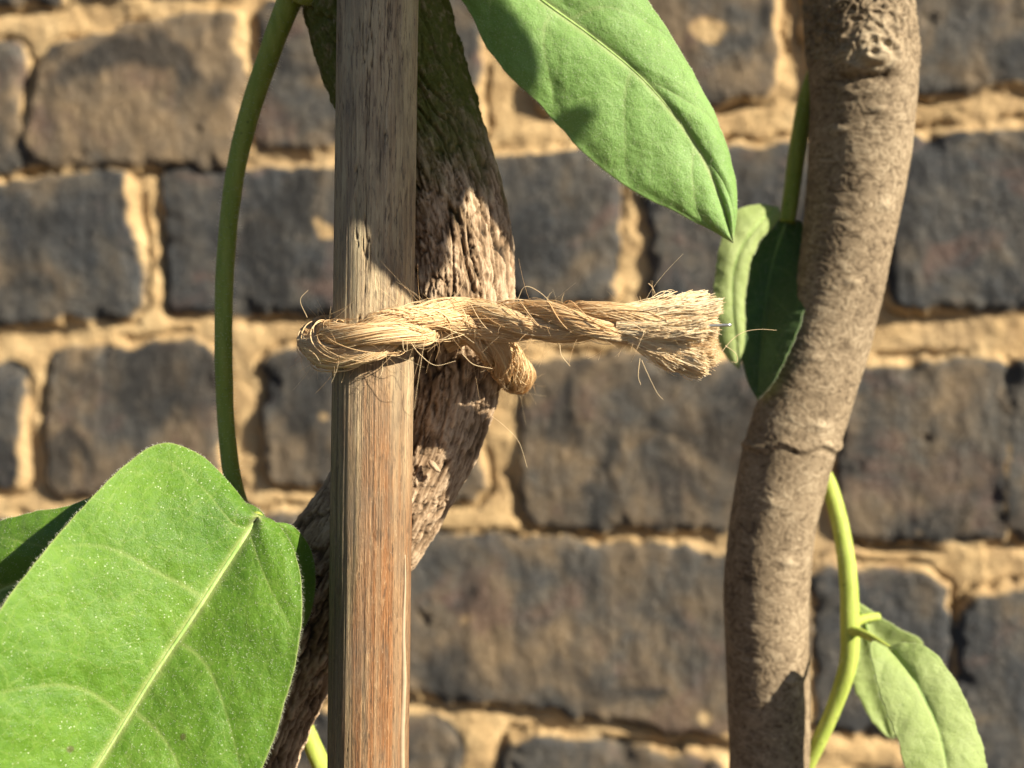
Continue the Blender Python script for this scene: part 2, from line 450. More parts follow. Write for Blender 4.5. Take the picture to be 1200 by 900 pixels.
PHOTO_BRICKS = [   # four corners as seen in the photo, then tone (0 blue grey .. 1 brown) and how proud it stands (mm)
    [(-120,58),(20,56),(22,195),(-120,202), .45, 0], [(58,62),(272,12),(276,190),(30,186), .85, 2.0],
    [(305,10),(560,-45),(560,160),(302,164), .5, 0], [(640,-70),(902,-90),(900,106),(636,126), .6, 0.5],
    [(950,-95),(1230,-115),(1230,94),(950,104), .45, 0],
    [(-110,232),(148,200),(152,368),(-110,386), .3, 1.0], [(190,204),(470,194),(470,358),(194,366), .2, 0],
    [(500,188),(716,180),(714,354),(500,360), .3, 0], [(764,180),(1010,165),(1010,352),(766,356), .25, 0],
    [(1050,160),(1330,142),(1330,352),(1050,356), .12, 0.5],
    [(-200,442),(18,434),(22,568),(-200,580), .3, 0], [(58,412),(250,408),(254,570),(60,574), .6, 0],
    [(312,416),(562,414),(565,578),(314,566), .5, 0], [(616,428),(945,422),(945,616),(617,612), .62, 0.4],
    [(985,434),(1179,428),(1180,634),(985,630), .5, 0.5], [(1185,428),(1500,420),(1500,642),(1185,634), .45, 0.5],
    [(-250,625),(60,618),(60,790),(-250,800), .4, 0], [(95,614),(385,612),(385,786),(95,790), .4, 0],
    [(425,632),(940,656),(940,866),(425,798), .6, 1.0], [(955,668),(1100,684),(1114,856),(955,862), .25, 0],
    [(1134,704),(1500,662),(1500,930),(1124,925), .3, 1.2],
    [(-250,835),(-20,832),(-20,985),(-250,995), .5, 0], [(20,832),(250,836),(250,985),(20,985), .5, 0],
    [(300,842),(524,848),(528,1010),(300,1000), .55, 0], [(592,872),(855,892),(850,1080),(590,1050), .4, 0],
    [(895,915),(1100,925),(1100,1120),(895,1110), .4, 0], [(1150,965),(1480,970),(1480,1180),(1150,1170), .5, 0],
    [(-200,-170),(60,-165),(60,-2),(-200,0), .5, 0], [(95,-165),(300,-175),(300,-22),(95,-14), .5, 0],
]
def build_wall():
    def axis(lo, hi, a, b, fine, coarse):
        m = np.arange(a, b + fine / 2, fine)
        def out(start, end):
            v, st, r = [], fine, start
            sg = 1 if end > start else -1
            while (end - r) * sg > 0:
                st = min(st * 1.08, coarse); r += sg * st; v.append(r)
            return v
        return np.array(out(a, lo)[::-1] + list(m) + out(b, hi))
    u = axis(-1300, 1300, -290, 270, 1.05, 7.0)
    w = axis(GZ * 1000 - 60, 1100, -215, 215, 1.05, 7.0)
    Ug, Wg = np.meshgrid(u, w, indexing='ij')
    rr = np.random.default_rng(5)
    bricks = []
    for b in PHOTO_BRICKS:
        q = [to_wall(*p) for p in b[:4]]
        bricks.append((q, b[4], b[5]))
    # further courses beyond the picture, laid at the same pitch
    qs = np.array([q for q, _, _ in bricks])
    pitch = 72.0
    rows = {}
    for q, *_ in bricks:
        cz = np.mean([p[1] for p in q]); r = round((cz - np.mean(qs[0][:, 1])) / pitch); rows.setdefault(r, []).append(q)
    z0 = np.mean([np.mean([p[1] for p in q]) - r * pitch for r, qq in rows.items() for q in qq])
    for r in range(-14, 16):
        zc = z0 + r * pitch
        spans = [(-99999, 99999)]
        if r in rows:
            lo = min(p[0] for q in rows[r] for p in q); hi = max(p[0] for q in rows[r] for p in q)
            if len(rows[r]) < 3: lo, hi = min(lo, -1e9) if False else lo, hi
            spans = [(-99999, lo - 11), (hi + 11, 99999)]
        for a, b_ in spans:
            fwd = b_ > 9999
            x = max(a, -1300) if fwd and a > -9999 else (-1300 + rr.random() * 80 if fwd else b_)
            k = 0
            while (x < 1300) if fwd else (x > -1300):
                L = (215 if (k + r) % 2 else 103) + rr.normal(0, 3)
                x0, x1 = (x, x + L) if fwd else (x - L, x)
                h = 31 + rr.normal(0, 0.8)
                j = lambda: rr.normal(0, 1.3)
                bricks.append(([(x0, zc + h + j()), (x1, zc + h + j()), (x1, zc - h + j()), (x0, zc - h + j())], rr.uniform(.15, .8), rr.normal(0, .6)))
                x = x1 + 11 if fwd else x0 - 11
                k += 1
    d_all = np.full(Ug.shape, 50.0); tone = np.zeros(Ug.shape); face = np.zeros(Ug.shape)
    wu = Ug + 3.0 * fbm(Ug * .03, Wg * .03, 0, 3, 21) + 1.5 * fbm(Ug * .13, Wg * .13, 0, 3, 22)
    ww = Wg + 2.8 * fbm(Ug * .03, Wg * .03, 9, 3, 23) + 1.6 * fbm(Ug * .13, Wg * .13, 9, 3, 24)
    for q, tn, proud in bricks:
        q = np.array(q)
        lo = q.min(0) - 12; hi = q.max(0) + 12
        i0, i1 = np.searchsorted(u, [lo[0], hi[0]]); j0, j1 = np.searchsorted(w, [lo[1], hi[1]])
        if i1 <= i0 or j1 <= j0: continue
        su = wu[i0:i1, j0:j1]; sw = ww[i0:i1, j0:j1]
        ds = []
        for k in range(4):
            a, b_ = q[k], q[(k + 1) % 4]
            e_ = (b_ - a) / np.linalg.norm(b_ - a)
            ds.append(-((su - a[0]) * e_[1] - (sw - a[1]) * e_[0]) * -1)
        ds = np.array(ds)
        c = q.mean(0)
        # outward positive
        for k in range(4):
            a, b_ = q[k], q[(k + 1) % 4]; e_ = (b_ - a) / np.linalg.norm(b_ - a)
            sgn = (c[0] - a[0]) * e_[1] - (c[1] - a[1]) * e_[0]
            val = (su - a[0]) * e_[1] - (sw - a[1]) * e_[0]
            ds[k] = -val if sgn > 0 else val
        rad = 5.0
        t_ = np.maximum(ds + rad, 0)
        d = np.sqrt((t_ ** 2).sum(0)) - rad
        d = np.where(d < -rad + 1e-6, ds.max(0), d)
        tgt = d_all[i0:i1, j0:j1]; m = d < tgt
        tgt[m] = d[m]; tone[i0:i1, j0:j1][m] = tn
        tilt = rr.normal(0, .006) * (Ug[i0:i1, j0:j1] - c[0]) + rr.normal(0, .012) * (Wg[i0:i1, j0:j1] - c[1])
        face[i0:i1, j0:j1][m] = (proud + tilt)[m]
    d = d_all - 2.1
    drag = fbm(Ug * .12, Wg * .07, 3, 4, 31); pit = np.maximum(0, fbm(Ug * .08, Wg * .08, 4, 3, 32) - .72)
    hb = face + 0.75 * drag + 1.2 * fbm(Ug * .025, Wg * .025, 1, 3, 33) + .35 * fbm(Ug * .3, Wg * .2, 2, 2, 38) - 7 * pit
    chip = np.maximum(0, fbm(Ug * .05, Wg * .05, 12, 3, 43) - .15) * sstep(-9, -1, d)
    hb = hb - 2.2 * sstep(-2.6, 1.0, d) ** 1.4 - 6 * chip
    hm = -3.2 + 2.5 * fbm(Ug * .028, Wg * .04, 5, 3, 34) + .6 * fbm(Ug * .22, Wg * .22, 6, 3, 35)
    hm = hm - 4.2 * np.exp(-((d - 1.0) / 1.7) ** 2) * sstep(-.25, .2, fbm(Ug * .03, Wg * .03, 8, 2, 36))
    smear = fbm(Ug * .028, Wg * .028, 7, 4, 37)
    dd = d + 3.4 * np.clip(smear, -.6, .6)
    mk = sstep(-0.3, 0.5, dd)
    pc = to_wall(378, 272)
    patch = sstep(.80, .92, fbm(Ug * .045, Wg * .045, 2, 3, 41) + 1.1 * np.exp(-((Ug - pc[0]) / 9) ** 2 - ((Wg - pc[1]) / 8) ** 2))
    mk = np.maximum(mk, patch * .9)
    h = np.where(d < 1.5, hb * (1 - mk) + np.maximum(hb - .3, hm) * mk, hm)
    h = h * (1 - sstep(4, 9, d)) + hm * sstep(4, 9, d)
    V = W0 + (Ug[..., None] * U_AX + h[..., None] * N_AX) / 1000
    V = V + np.stack([0 * Ug, 0 * Ug, Wg / 1000], -1)
    n, m = Ug.shape
    V = V.reshape(-1, 3); F = grid_faces(n, m, False)
    # back and sides so that the wall is a solid body 0.22 m thick
    rim = np.concatenate([np.arange(0, n) * m, (n - 1) * m + np.arange(1, m), (np.arange(n - 2, -1, -1)) * m + m - 1, np.arange(m - 2, 0, -1)])
    back = V[rim] - N_AX * 0.22
    nb = len(V); V = np.vstack([V, back])
    k = np.arange(len(rim)); k2 = (k + 1) % len(rim)
    F2 = np.stack([rim[k], nb + k, nb + k2, rim[k2]], -1)
    cidx = len(V); V = np.vstack([V, back.mean(0)[None]])
    F3 = np.stack([nb + k, np.full(len(k), cidx), np.full(len(k), cidx), nb + k2], -1)
    pad = lambda a, v: np.concatenate([a.ravel(), np.full(len(V) - a.size, v)])
    tri = F3[:, [0, 1, 3]]
    ob = obj('brick_wall', V, np.vstack([F[:, ::-1], F2]), M_WALL, attrs={'tone': pad(tone, .4), 'mortar': pad(mk, 0)}, base=W0 + np.array([0, 0, GZ]))
    tag(ob, 'old dark grey brown brick wall with rough sandy mortar behind the vines', 'wall')
build_wall()

# ------------------------------------------------------------------ leaves
def leaf(name, parent, mid, left, right, mat, dl=0.0, dr=0.0, cup=0.0, wav=0.25, seed=0, n=190, m=120, thick=0.00022,
         hairs=True, midrib=0.55, nveins=5, fold=1.5, label=None, hairlen=0.45, q=0.3, vs=0.42):
    """a leaf traced in the photo: midrib (px, py, distance) from base to tip, the two margins (px, py) from base to tip;
    dl / dr: how much farther (mm, + away from the lens) each margin lies, a number or one per margin point"""
    Mi = spline(mid, n)
    def margin(pts, d_):
        pts = np.array(pts, float)
        d_ = np.broadcast_to(np.asarray(d_, float), (len(pts),))
        full = np.vstack([[*mid[0][:2], 0], np.column_stack([pts, d_]), [*mid[-1][:2], 0]])
        return spline(full, n)
    E = {-1: margin(left, dl), 1: margin(right, dr)}
    for sd, e_ in E.items():                                # uneven margin
        tt = np.linspace(0, 1, n); env = np.sin(np.pi * tt) ** .5
        e_[:, 0] += 1.7 * env * fbm(tt * 22, sd * 3.3 + seed, 0, 4, 55); e_[:, 1] += 1.7 * env * fbm(tt * 22, sd * 7.1 + seed, 4, 4, 56)
    v = np.linspace(-1, 1, 2 * m + 1)
    s = np.linspace(0, 1, n)
    PX = np.zeros((n, 2 * m + 1)); PY = PX.copy(); DY = PX.copy()
    for j, vj in enumerate(v):
        e_ = E[-1 if vj < 0 else 1]; a = abs(vj)
        PX[:, j] = Mi[:, 0] + (e_[:, 0] - Mi[:, 0]) * a
        PY[:, j] = Mi[:, 1] + (e_[:, 1] - Mi[:, 1]) * a
        DY[:, j] = Mi[:, 2] * 1000 + e_[:, 2] * a ** fold + cup * 16 * (a * (1 - a)) ** 2
    S, Vv = np.meshgrid(s, v, indexing='ij'); A = np.abs(Vv)
    wid = np.where(Vv < 0, np.hypot(E[-1][:, 0] - Mi[:, 0], E[-1][:, 1] - Mi[:, 1])[:, None], np.hypot(E[1][:, 0] - Mi[:, 0], E[1][:, 1] - Mi[:, 1])[:, None]) * K * Mi[0, 2] * 1000
    length = np.sum(np.linalg.norm(np.diff(Mi[:, :2], axis=0), axis=1)) * K * Mi[0, 2] * 1000
    # side veins: each leaves the midrib and arches towards the tip
    vein = np.zeros_like(PX); quilt = np.zeros_like(PX)
    rr = np.random.default_rng(100 + seed)
    for sd in (-1, 1):
        ks = np.linspace(0.03, 0.80, nveins) + rr.normal(0, .018, nveins) + (0.02 if sd > 0 else 0)
        msk = (Vv * sd >= 0)
        dist = np.full_like(PX, 9.0)
        for k_ in ks:
            curve = k_ + 0.10 * A + 0.09 * A ** 2.2 + 0.008 * np.sin(7 * A + rr.random() * 6)
            dist = np.minimum(dist, np.abs(S - curve) * length * 0.8)
        w_ = 0.30 * (1 - 0.55 * A)
        vv = np.exp(-(dist / w_) ** 2) * (1 - 0.55 * A) * sstep(1.0, .86, A)
        vein = np.where(msk, np.maximum(vein, vv * vs), vein)
        quilt = np.where(msk, np.minimum(dist, 3.0) / 3.0, quilt)
    mdist = A * wid
    mw = midrib * (1.15 - 0.75 * S)
    vein = np.maximum(vein, np.exp(-(mdist / np.maximum(mw, .12)) ** 2))
    vein = np.maximum(vein, 0.5 * sstep(.985, 1.0, A))
    mmx, mmy = PX * K * Mi[0, 2] * 1000, PY * K * Mi[0, 2] * 1000
    bulge = -q * min(1, length / 45) * quilt * sstep(0, .25, A) * sstep(1, .8, A) + 0.35 * fbm(mmx * .12, mmy * .12, seed, 3, 50 + seed)
    ripple = min(1, length / 45) * wav * A ** 2 * np.sin(S * 17 + seed + Vv * 1.3) + 0.07 * fbm(mmx * .45, mmy * .45, seed, 3, 60 + seed)
    groove = min(1, length / 45) * 0.16 * np.exp(-(mdist / .7) ** 2) + 0.08 * vein
    Y = (DY + bulge + ripple + groove) / 1000
    V = np.stack([(PX - 600) * K * Y, Y, (450 - PY) * K * Y], -1)
    nn, mm2 = PX.shape
    o = obj(name, V.reshape(-1, 3), grid_faces(nn, mm2, False), mat, parent, {'vein': vein.ravel()}, label=label)
    sol = o.modifiers.new('thickness', 'SOLIDIFY'); sol.thickness = thick; sol.offset = 0
    if midrib > 0:
        C = V[2:int(nn * .96):2, m].copy(); C[:, 1] -= 0.00005
        rad = np.linspace(midrib * 0.5, 0.03, len(C)) / 1000
        Vt, Ft, at = tube(C, rad, 8)
        ob = obj('midrib', Vt, Ft, M_MIDRIB, o)
    if hairs:
        edge = np.vstack([V[:, 0], V[::-1, -1]])
        out = np.vstack([V[:, 0] - V[:, 3], (V[:, -1] - V[:, -4])[::-1]])
        out /= np.linalg.norm(out, axis=1)[:, None] + 1e-9
        k = int(len(edge) * 3.2)
        i = rr.integers(0, len(edge), k)
        p0 = edge[i] + rr.normal(0, 6e-5, (k, 3))
        di = out[i] + rr.normal(0, .45, (k, 3)); di /= np.linalg.norm(di, axis=1)[:, None]
        ln = rr.uniform(.3, 1.0, k) * hairlen / 1000
        tt = np.linspace(0, 1, 4)
        C = p0[:, None, :] + di[:, None, :] * (ln[:, None] * tt)[..., None]
        C[..., 2] += -(ln[:, None] * tt ** 2) * .25
        R = np.linspace(1, .35, 4)[None] * 2.0e-5 * np.ones((k, 1))
        Vh, Fh, ah = strands(C, R, 3)
        obj('margin_hairs', Vh, Fh, M_HAIR, o, ah, kind='stuff')
        # down on the face of the blade
        k = int(nn * mm2 * .09)
        a = rr.integers(2, nn - 2, k); b = rr.integers(1, mm2 - 1, k)
        p0 = V[a, b] + np.array([0, -thick / 2, 0])
        di = np.stack([rr.normal(0, .7, k), -np.abs(rr.normal(.6, .3, k)), rr.normal(-.2, .7, k)], -1); di /= np.linalg.norm(di, axis=1)[:, None]
        ln = rr.uniform(.12, .34, k) / 1000
        C = p0[:, None, :] + di[:, None, :] * (ln[:, None] * np.linspace(0, 1, 3))[..., None]
        Vh, Fh, ah = strands(C, np.array([[1.6e-5, 1.3e-5, .5e-5]]) * np.ones((k, 1)), 3)
        obj('leaf_down', Vh, Fh, M_HAIR, o, ah, kind='stuff')
    return o

def stem(name, parent, pts, radii_px, mat, nseg=20, n=160, hairs=0, hairlen=.5, label=None):
    """green stem through (px, py, distance) points, radius in photo pixels at each"""
    q = np.array([[*P(a, b, y), r * K * y] for (a, b, y), r in zip(pts, radii_px)])
    q = spline(q, n)
    C, R = q[:, :3], q[:, 3]
    V, F, at = tube(C, R, nseg, lambda th, s, r: (0.05 * fbm(np.cos(th) * 1.5, np.sin(th) * 1.5, s * .12, 3, 71) * r, {}))
    o = obj(name, V, F, mat, parent, at, label=label)
    if hairs:
        rr = np.random.default_rng(hairs)
        T, N, B = frames(C)
        i = rr.integers(1, n - 1, hairs); th = rr.uniform(0, 2 * np.pi, hairs)
        nrm = np.cos(th)[:, None] * N[i] + np.sin(th)[:, None] * B[i]
        p0 = C[i] + nrm * R[i][:, None]
        di = nrm + rr.normal(0, .3, (hairs, 3)); ln = rr.uniform(.4, 1, hairs) * hairlen / 1000
        Cc = p0[:, None, :] + di[:, None, :] * (ln[:, None] * np.linspace(0, 1, 4))[..., None]
        Vh, Fh, ah = strands(Cc, np.linspace(1, .4, 4)[None] * 1.8e-5 * np.ones((hairs, 1)), 3)
        obj('stem_hairs', Vh, Fh, M_HAIR, o, ah, kind='stuff')
    return o

# ------------------------------------------------------------------ woody vine behind the cane
def vine():
    #      px    py   dist   radius(px at that distance)
    rowsv = [(420, -60, .1775, 83), (438, 0, .1775, 83), (459, 70, .1775, 82), (486, 140, .1775, 78), (516, 220, .1768, 73), (532, 300, .1760, 67),
             (533, 370, .1757, 65), (519, 450, .1757, 66), (488, 530, .1760, 67), (436, 610, .1763, 70), (376, 690, .1765, 72), (320, 780, .1770, 72),
             (283, 860, .1775, 73), (262, 940, .178, 75)]
    vis = spline([[*P(a, b, y), r * K * y] for a, b, y, r in rowsv], 900)
    top = spline([vis[0], [-.0285, .1785, .085, .0108], [-.026, .180, .11, .0102], [-.012, .183, .15, .0092], [.002, .186, .21, .0085], [-.006, .188, .3, .008], [0, .19, .42, .007]], 130)[1:][::-1]
    bot = spline([vis[-1], [-.047, .181, -.10, .0107], [-.034, .183, -.16, .011], [-.03, .19, -.30, .012], [-.036, .2, -.55, .014], [-.03, .205, GZ - .02, .017]], 130)[1:]
    q = np.vstack([top, vis, bot])
    keep = np.concatenate([[True], np.linalg.norm(np.diff(q[:, :3], axis=0), axis=1) > 5e-5]); q = q[keep]
    zz = q[:, 2]; xs = q[:, 0]
    nseg = 340
    def disp(th, s, r):
        tw = th + s * .012
        x, y = np.cos(tw) * r, np.sin(tw) * r
        wx = 1.1 * fbm(x * .22, y * .22, s * .10, 2, 81); 
        a = fbm((x + wx) * .50, (y + wx) * .50, s * .12, 3, 82)
        crack = 1 - sstep(.0, .16, np.abs(a))
        a0 = fbm((x + wx) * .26, (y + wx) * .26, s * .04, 2, 88)
        rift = 1 - sstep(.0, .10, np.abs(a0))
        b = fbm((x + wx) * 1.25, (y - wx) * 1.25, s * .36, 3, 83)
        crack2 = 1 - sstep(.0, .13, np.abs(b))
        fine = fbm(x * 1.7, y * 1.7, s * .42, 3, 84)
        flake = np.abs(fbm(x * .5, y * .5, s * .2, 3, 85))
        lump = fbm(x * .09, y * .09, s * .035, 2, 86)
        off = -.75 * rift - .36 * crack - .24 * crack2 + .20 * fine + .50 * flake + .75 * lump
        h = np.clip(.62 - .42 * rift - .38 * crack - .2 * crack2 + .4 * flake + .3 * fine, 0, 1)
        zg = np.repeat(zz[:, None], nseg, 1)
        moss = sstep(.023, .044, zg + .006 * fbm(x * .2, y * .2, s * .1, 3, 87) + .0022 * np.cos(th * 1.0 + 0.4))
        return off, {'h': h, 'moss': moss}
    V, F, at = tube(q[:, :3], q[:, 3], nseg, disp)
    o = obj('woody_vine', V, F, M_VINE, None, at, base=(-.03, .205, GZ))
    tag(o, 'thick fissured vine stem curving behind the bamboo cane, mossy at its top', 'vine stem')
    # a loose chip of bark
    c = P(509, 546, .1662); rr = np.random.default_rng(9)
    C = spline([c + np.array([-.0009, 0, .0009]), c + np.array([0, -.0006, 0]), c + np.array([.0010, -.0003, -.0010])], 14)
    R = .0005 * np.sin(np.linspace(.25, 2.9, 14))
    Vc, Fc, ac = tube(C, R, 10, lambda th, s, r: (.12 * fbm(np.cos(th) * 2, np.sin(th) * 2, s, 3, 90), {'h': .8 + 0 * th}))
    ac['moss'] = np.zeros(len(Vc))
    obj('bark_chip', Vc, Fc, M_VINE, o, ac)
vine()

# ------------------------------------------------------------------ bamboo cane
def cane():
    zt, zb = .0585, -.0585
    z = np.concatenate([np.linspace(.62, .064, 60), np.linspace(.062, -.062, 700), np.linspace(-.064, GZ - .05, 60)])
    px = 441.5 + (450 - z / (K * .16) - 0) * 0      # keep the slight lean seen in the photo
    pyv = 450 - z / (K * .16)
    px = 442 + (431 - 442) * (pyv / 900.0)
    x = (px - 600) * K * .16
    C = np.stack([x, np.full_like(x, .1605), z], -1)
    R = np.full(len(z), 47.3 * K * .16)
    for zn in (.105, .36, .6, -.16, -.42, -.68):
        R = R * (1 + .10 * np.exp(-((z - zn) / .0022) ** 2))
    nseg = 300
    def disp(th, s, r):
        x_, y_ = np.cos(th) * r, np.sin(th) * r
        a = fbm(x_ * 1.1, y_ * 1.1, s * .012, 4, 101); b = fbm(x_ * 3.0, y_ * 3.0, s * .03, 2, 102)
        cr = perlin(x_ * .75, y_ * .75, s * .03, 103) + .35 * perlin(x_ * 2.2, y_ * 2.2, s * .12, 104)
        up = sstep(-.022, .020, np.repeat(z[:, None], nseg, 1) + .016 * fbm(x_ * .5, y_ * .5, s * .03, 3, 105))
        crack = (1 - sstep(.0, .045, np.abs(cr))) * sstep(.0, .22, fbm(x_ * .25, y_ * .25, s * .05, 3, 106) + .06) * (.25 + .75 * up)
        off = .10 * a + .05 * b - .36 * crack + .08 * perlin(x_ * .2, y_ * .2, s * .01, 107)
        nx = np.cos(th)
        return off, {'h': 1 - crack, 'up': up, 'side': sside(th, s)}
    def sside(th, s):
        ang = th                                        # found by world x below
        return 0 * ang
    V, F, at = tube(C, R, nseg, disp)
    Vg = V.reshape(len(z), nseg, 3)
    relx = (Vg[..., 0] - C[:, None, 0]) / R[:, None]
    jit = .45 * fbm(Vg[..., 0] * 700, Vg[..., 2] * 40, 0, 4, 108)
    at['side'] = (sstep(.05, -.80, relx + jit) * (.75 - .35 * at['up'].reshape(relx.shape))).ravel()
    o = obj('bamboo_cane', V, F, M_CANE, None, at, base=(C[-1, 0], .1605, GZ))
    tag(o, 'upright weathered bamboo cane with orange brown grain, tied with twine', 'garden cane')
    # split skin standing off along the right edge, low down
    zz = np.linspace(-.024, -.062, 60)
    pp = np.array([[(442 - 11 * ((450 - q / (K * .16)) / 900) - 600) * K * .16, .1605, q] for q in zz])
    ang = math.radians(62)
    C2 = pp + np.array([math.sin(ang), -math.cos(ang), 0]) * (47.6 * K * .16)
    C2[:, 0] += .00008 * np.sin(zz * 400)
    V2, F2, a2 = tube(C2, np.clip(.00042 * np.sin(np.linspace(.1, 2.4, 60)), .0001, 1), 10, lambda th, s, r: (.06 * fbm(np.cos(th), np.sin(th), s * .3, 2, 110), {}))
    obj('splinter', V2, F2, mat_plain('pale_split_wood', (0.40, 0.29, 0.18), .6), o, a2)
cane()

# ------------------------------------------------------------------ twine
def twine():
    base = P(440, 400, .1505)
    root = thing('jute_twine', 'golden jute twine knotted round the cane and vine, its end frayed to a brush', 'twine', base)
    #        px    py    dist
    path = [(842, 388, .1500), (800, 384, .1503), (752, 380, .1508), (700, 378, .1513), (650, 377, .1540), (600, 377, .1572), (552, 374, .1596),
            (515, 375, .1578), (480, 383, .1532), (445, 393, .1508), (412, 402, .1520), (388, 406, .1560), (376, 402, .1615), (384, 396, .1680),
            (412, 396, .1730), (448, 402, .1800), (500, 412, .1875), (552, 424, .1890), (590, 436, .1850), (605, 440, .1775), (602, 438, .1700),
            (591, 422, .1645), (578, 404, .1610), (566, 390, .1608), (552, 381, .1625), (536, 386, .1650), (522, 394, .1665)]
    n = 260
    C = spline([P(*p) for p in path], n)
    s = np.concatenate([[0], np.cumsum(np.linalg.norm(np.diff(C, axis=0), axis=1))]) * 1000   # mm
    T, N, B = frames(C)
    rope_r = np.interp(s, [0, 8, 14, 30, 56, 60, 66, 80, s[-1]], [2.7, 2.7, 2.8, 3.05, 3.2, 3.7, 3.6, 3.0, 2.7])
    def ply_centre(k, s_, N_, B_, C_, rr_):
        a = 2 * np.pi * (k / 3 + s_ / 33.0) + .25 * np.sin(s_ * .23 + k)
        off = rr_ * .53
        return C_ + ((np.cos(a) * off)[:, None] * N_ + (np.sin(a) * off)[:, None] * B_) / 1000, a
    Vs, Fs, As, nv = [], [], [], 0
    def push(V, F, tint):
        nonlocal nv
        Vs.append(V); Fs.append(F + nv); As.append(tint); nv += len(V)
    fibs, rads, tints = [], [], []
    i_end = np.searchsorted(s, 13.0)                       # the brush begins here
    sl = slice(max(0, i_end - 14), None)
    ss, Cc, Nn, Bb, rr_ = s[sl], C[sl], N[sl], B[sl], rope_r[sl]
    for k in range(3):
        pc, a = ply_centre(k, ss, Nn, Bb, Cc, rr_)
        V, F, at = tube(pc, rr_ * .40 / 1000, 14, lambda th, s_, r: (.14 * fbm(np.cos(th) * 2.2, np.sin(th) * 2.2, s_ * .25, 3, 120 + k), {}))
        push(V, F, np.full(len(V), .45))
        tp, tn_, tb = frames(pc)
        for f in range(250):
            rad = math.sqrt(RNG.uniform(.42, 1.0)) * .475
            ph = RNG.uniform(0, 2 * np.pi)
            w = ph - 2 * np.pi * ss / RNG.uniform(30, 60) * (1 if RNG.random() < .85 else -1) + .5 * perlin(ss * .08, f * 3.1 + k * 50, 0, 5)
            rj = rr_ * rad * (1 + .16 * perlin(ss * .16, f * 1.7, k * 9, 6))
            q = pc + ((np.cos(w) * rj)[:, None] * tn_ + (np.sin(w) * rj)[:, None] * tb) / 1000
            fibs.append(q); rads.append(np.full(len(ss), RNG.uniform(.038, .082) / 1000)); tints.append(RNG.random() ** 1.1)
    V, F, at = strands(np.array(fibs), np.array(rads), 5, np.array(tints)); push(V, F, at['tint'])
    # loose surface slivers, each lying along the lay for a few millimetres
    k = 420
    m = 14
    st = np.where(RNG.random(k) < .7, RNG.uniform(9, s[-1] - 8, k), RNG.uniform(s[-1] - 32, s[-1] - 10, k)); ln = RNG.uniform(3, 9, k)
    t_ = st[:, None] + ln[:, None] * np.linspace(0, 1, m)
    def at_s(arr, t): return np.stack([np.interp(t, s, arr[:, c]) for c in range(3)], -1)
    ang = RNG.uniform(0, 2 * np.pi, k)[:, None] + (t_ - st[:, None]) * RNG.normal(.19, .14, k)[:, None]
    lift = np.interp(t_, s, rope_r) * (.93 + .10 * np.sin(np.linspace(0, np.pi, m))[None]) + RNG.uniform(0, .16, k)[:, None]
    NN, BB, CC = at_s(N, t_), at_s(B, t_), at_s(C, t_)
    q = CC + ((np.cos(ang) * lift)[..., None] * NN + (np.sin(ang) * lift)[..., None] * BB) / 1000
    rad = RNG.uniform(.04, .10, k)[:, None] / 1000 * np.sin(np.linspace(.35, 2.8, m))[None]
    V, F, at = strands(q, rad, 4); push(V, F, at['tint'])
    obj('rope', np.vstack(Vs), np.vstack(Fs), M_JUTE, root, {'tint': np.concatenate(As)})

    # frayed brush end
    Vs.clear(); Fs.clear(); As.clear(); nv = 0
    ex = P(833, 388, .150); bx = P(722, 379, .1510)
    ax = (ex - bx); L = np.linalg.norm(ax); ax /= L
    up = np.array([0, 0, 1.0]); up -= ax * up.dot(ax); up /= np.linalg.norm(up); dp = np.cross(ax, up)
    # three untwisted plies, each fallen into matted clumps that were cut square with one snip
    m = 20
    t = np.linspace(0, 1, m)[None]
    cl = []
    for tu, (cu, cd, nn_) in enumerate(((3.7, -.6, 8), (.1, 1.0, 7), (-3.4, -.4, 9))):
        for i in range(nn_):
            a_ = 2 * np.pi * i / nn_ + RNG.normal(0, .3); rr_c = (1.75 if i else .3) * RNG.uniform(.75, 1.1)
            cl.append((cu + rr_c * np.cos(a_), cd + rr_c * np.sin(a_) * 1.3, RNG.normal(0, .6)))
    cl = np.array(cl)
    k = 5600
    ci = RNG.integers(0, len(cl), k)
    ru = np.sqrt(RNG.random(k)); ra = RNG.uniform(0, 2 * np.pi, k)
    # where each fibre leaves the lay: near its clump's own side of the twine
    start_u = (cl[ci, 0] * .42 + ru * np.cos(ra) * .95)[:, None]; start_d = (cl[ci, 1] * .55 + ru * np.sin(ra) * .95)[:, None]
    ra2 = ra + RNG.normal(0, .5, k)
    end_u = (cl[ci, 0] + ru * np.cos(ra2) * 1.1)[:, None]; end_d = (cl[ci, 1] + ru * np.sin(ra2) * 1.1)[:, None]
    ease = t ** 1.25
    uu = start_u * (1 - ease) + end_u * ease; dd = start_d * (1 - ease) + end_d * ease
    tw = (1 - t) * .8
    uu, dd = uu * np.cos(tw) - dd * np.sin(tw) * .5, dd * np.cos(tw) + uu * np.sin(tw) * .5
    uu = uu - .45 * ease
    ln = L * 1000 * (1.0 - .010 * np.abs(cl[ci, 0])) + cl[ci, 2] + RNG.normal(0, .30, k)
    frac = np.where(RNG.random(k) < .25, RNG.uniform(.6, 1.0, k), 1.0)
    al = (ln * frac)[:, None] * t
    ph1, ph2 = RNG.uniform(0, 99, k)[:, None], RNG.uniform(0, 99, k)[:, None]
    wob = .9 * perlin(t * 2.2, ci[:, None] * 7.7, 0, 8) * t; wob2 = .9 * perlin(t * 2.2, ci[:, None] * 5.1, 5, 9) * t
    uu = uu + wob + (.5 * perlin(t * 5.0, ph1, 0, 8) + .45 * np.where(RNG.random((k, 1)) < .10, RNG.normal(0, 1, (k, 1)), 0) * t ** 2) * t ** .5; dd = dd + wob2 + .5 * perlin(t * 5.0, ph2, 5, 9) * t ** .5
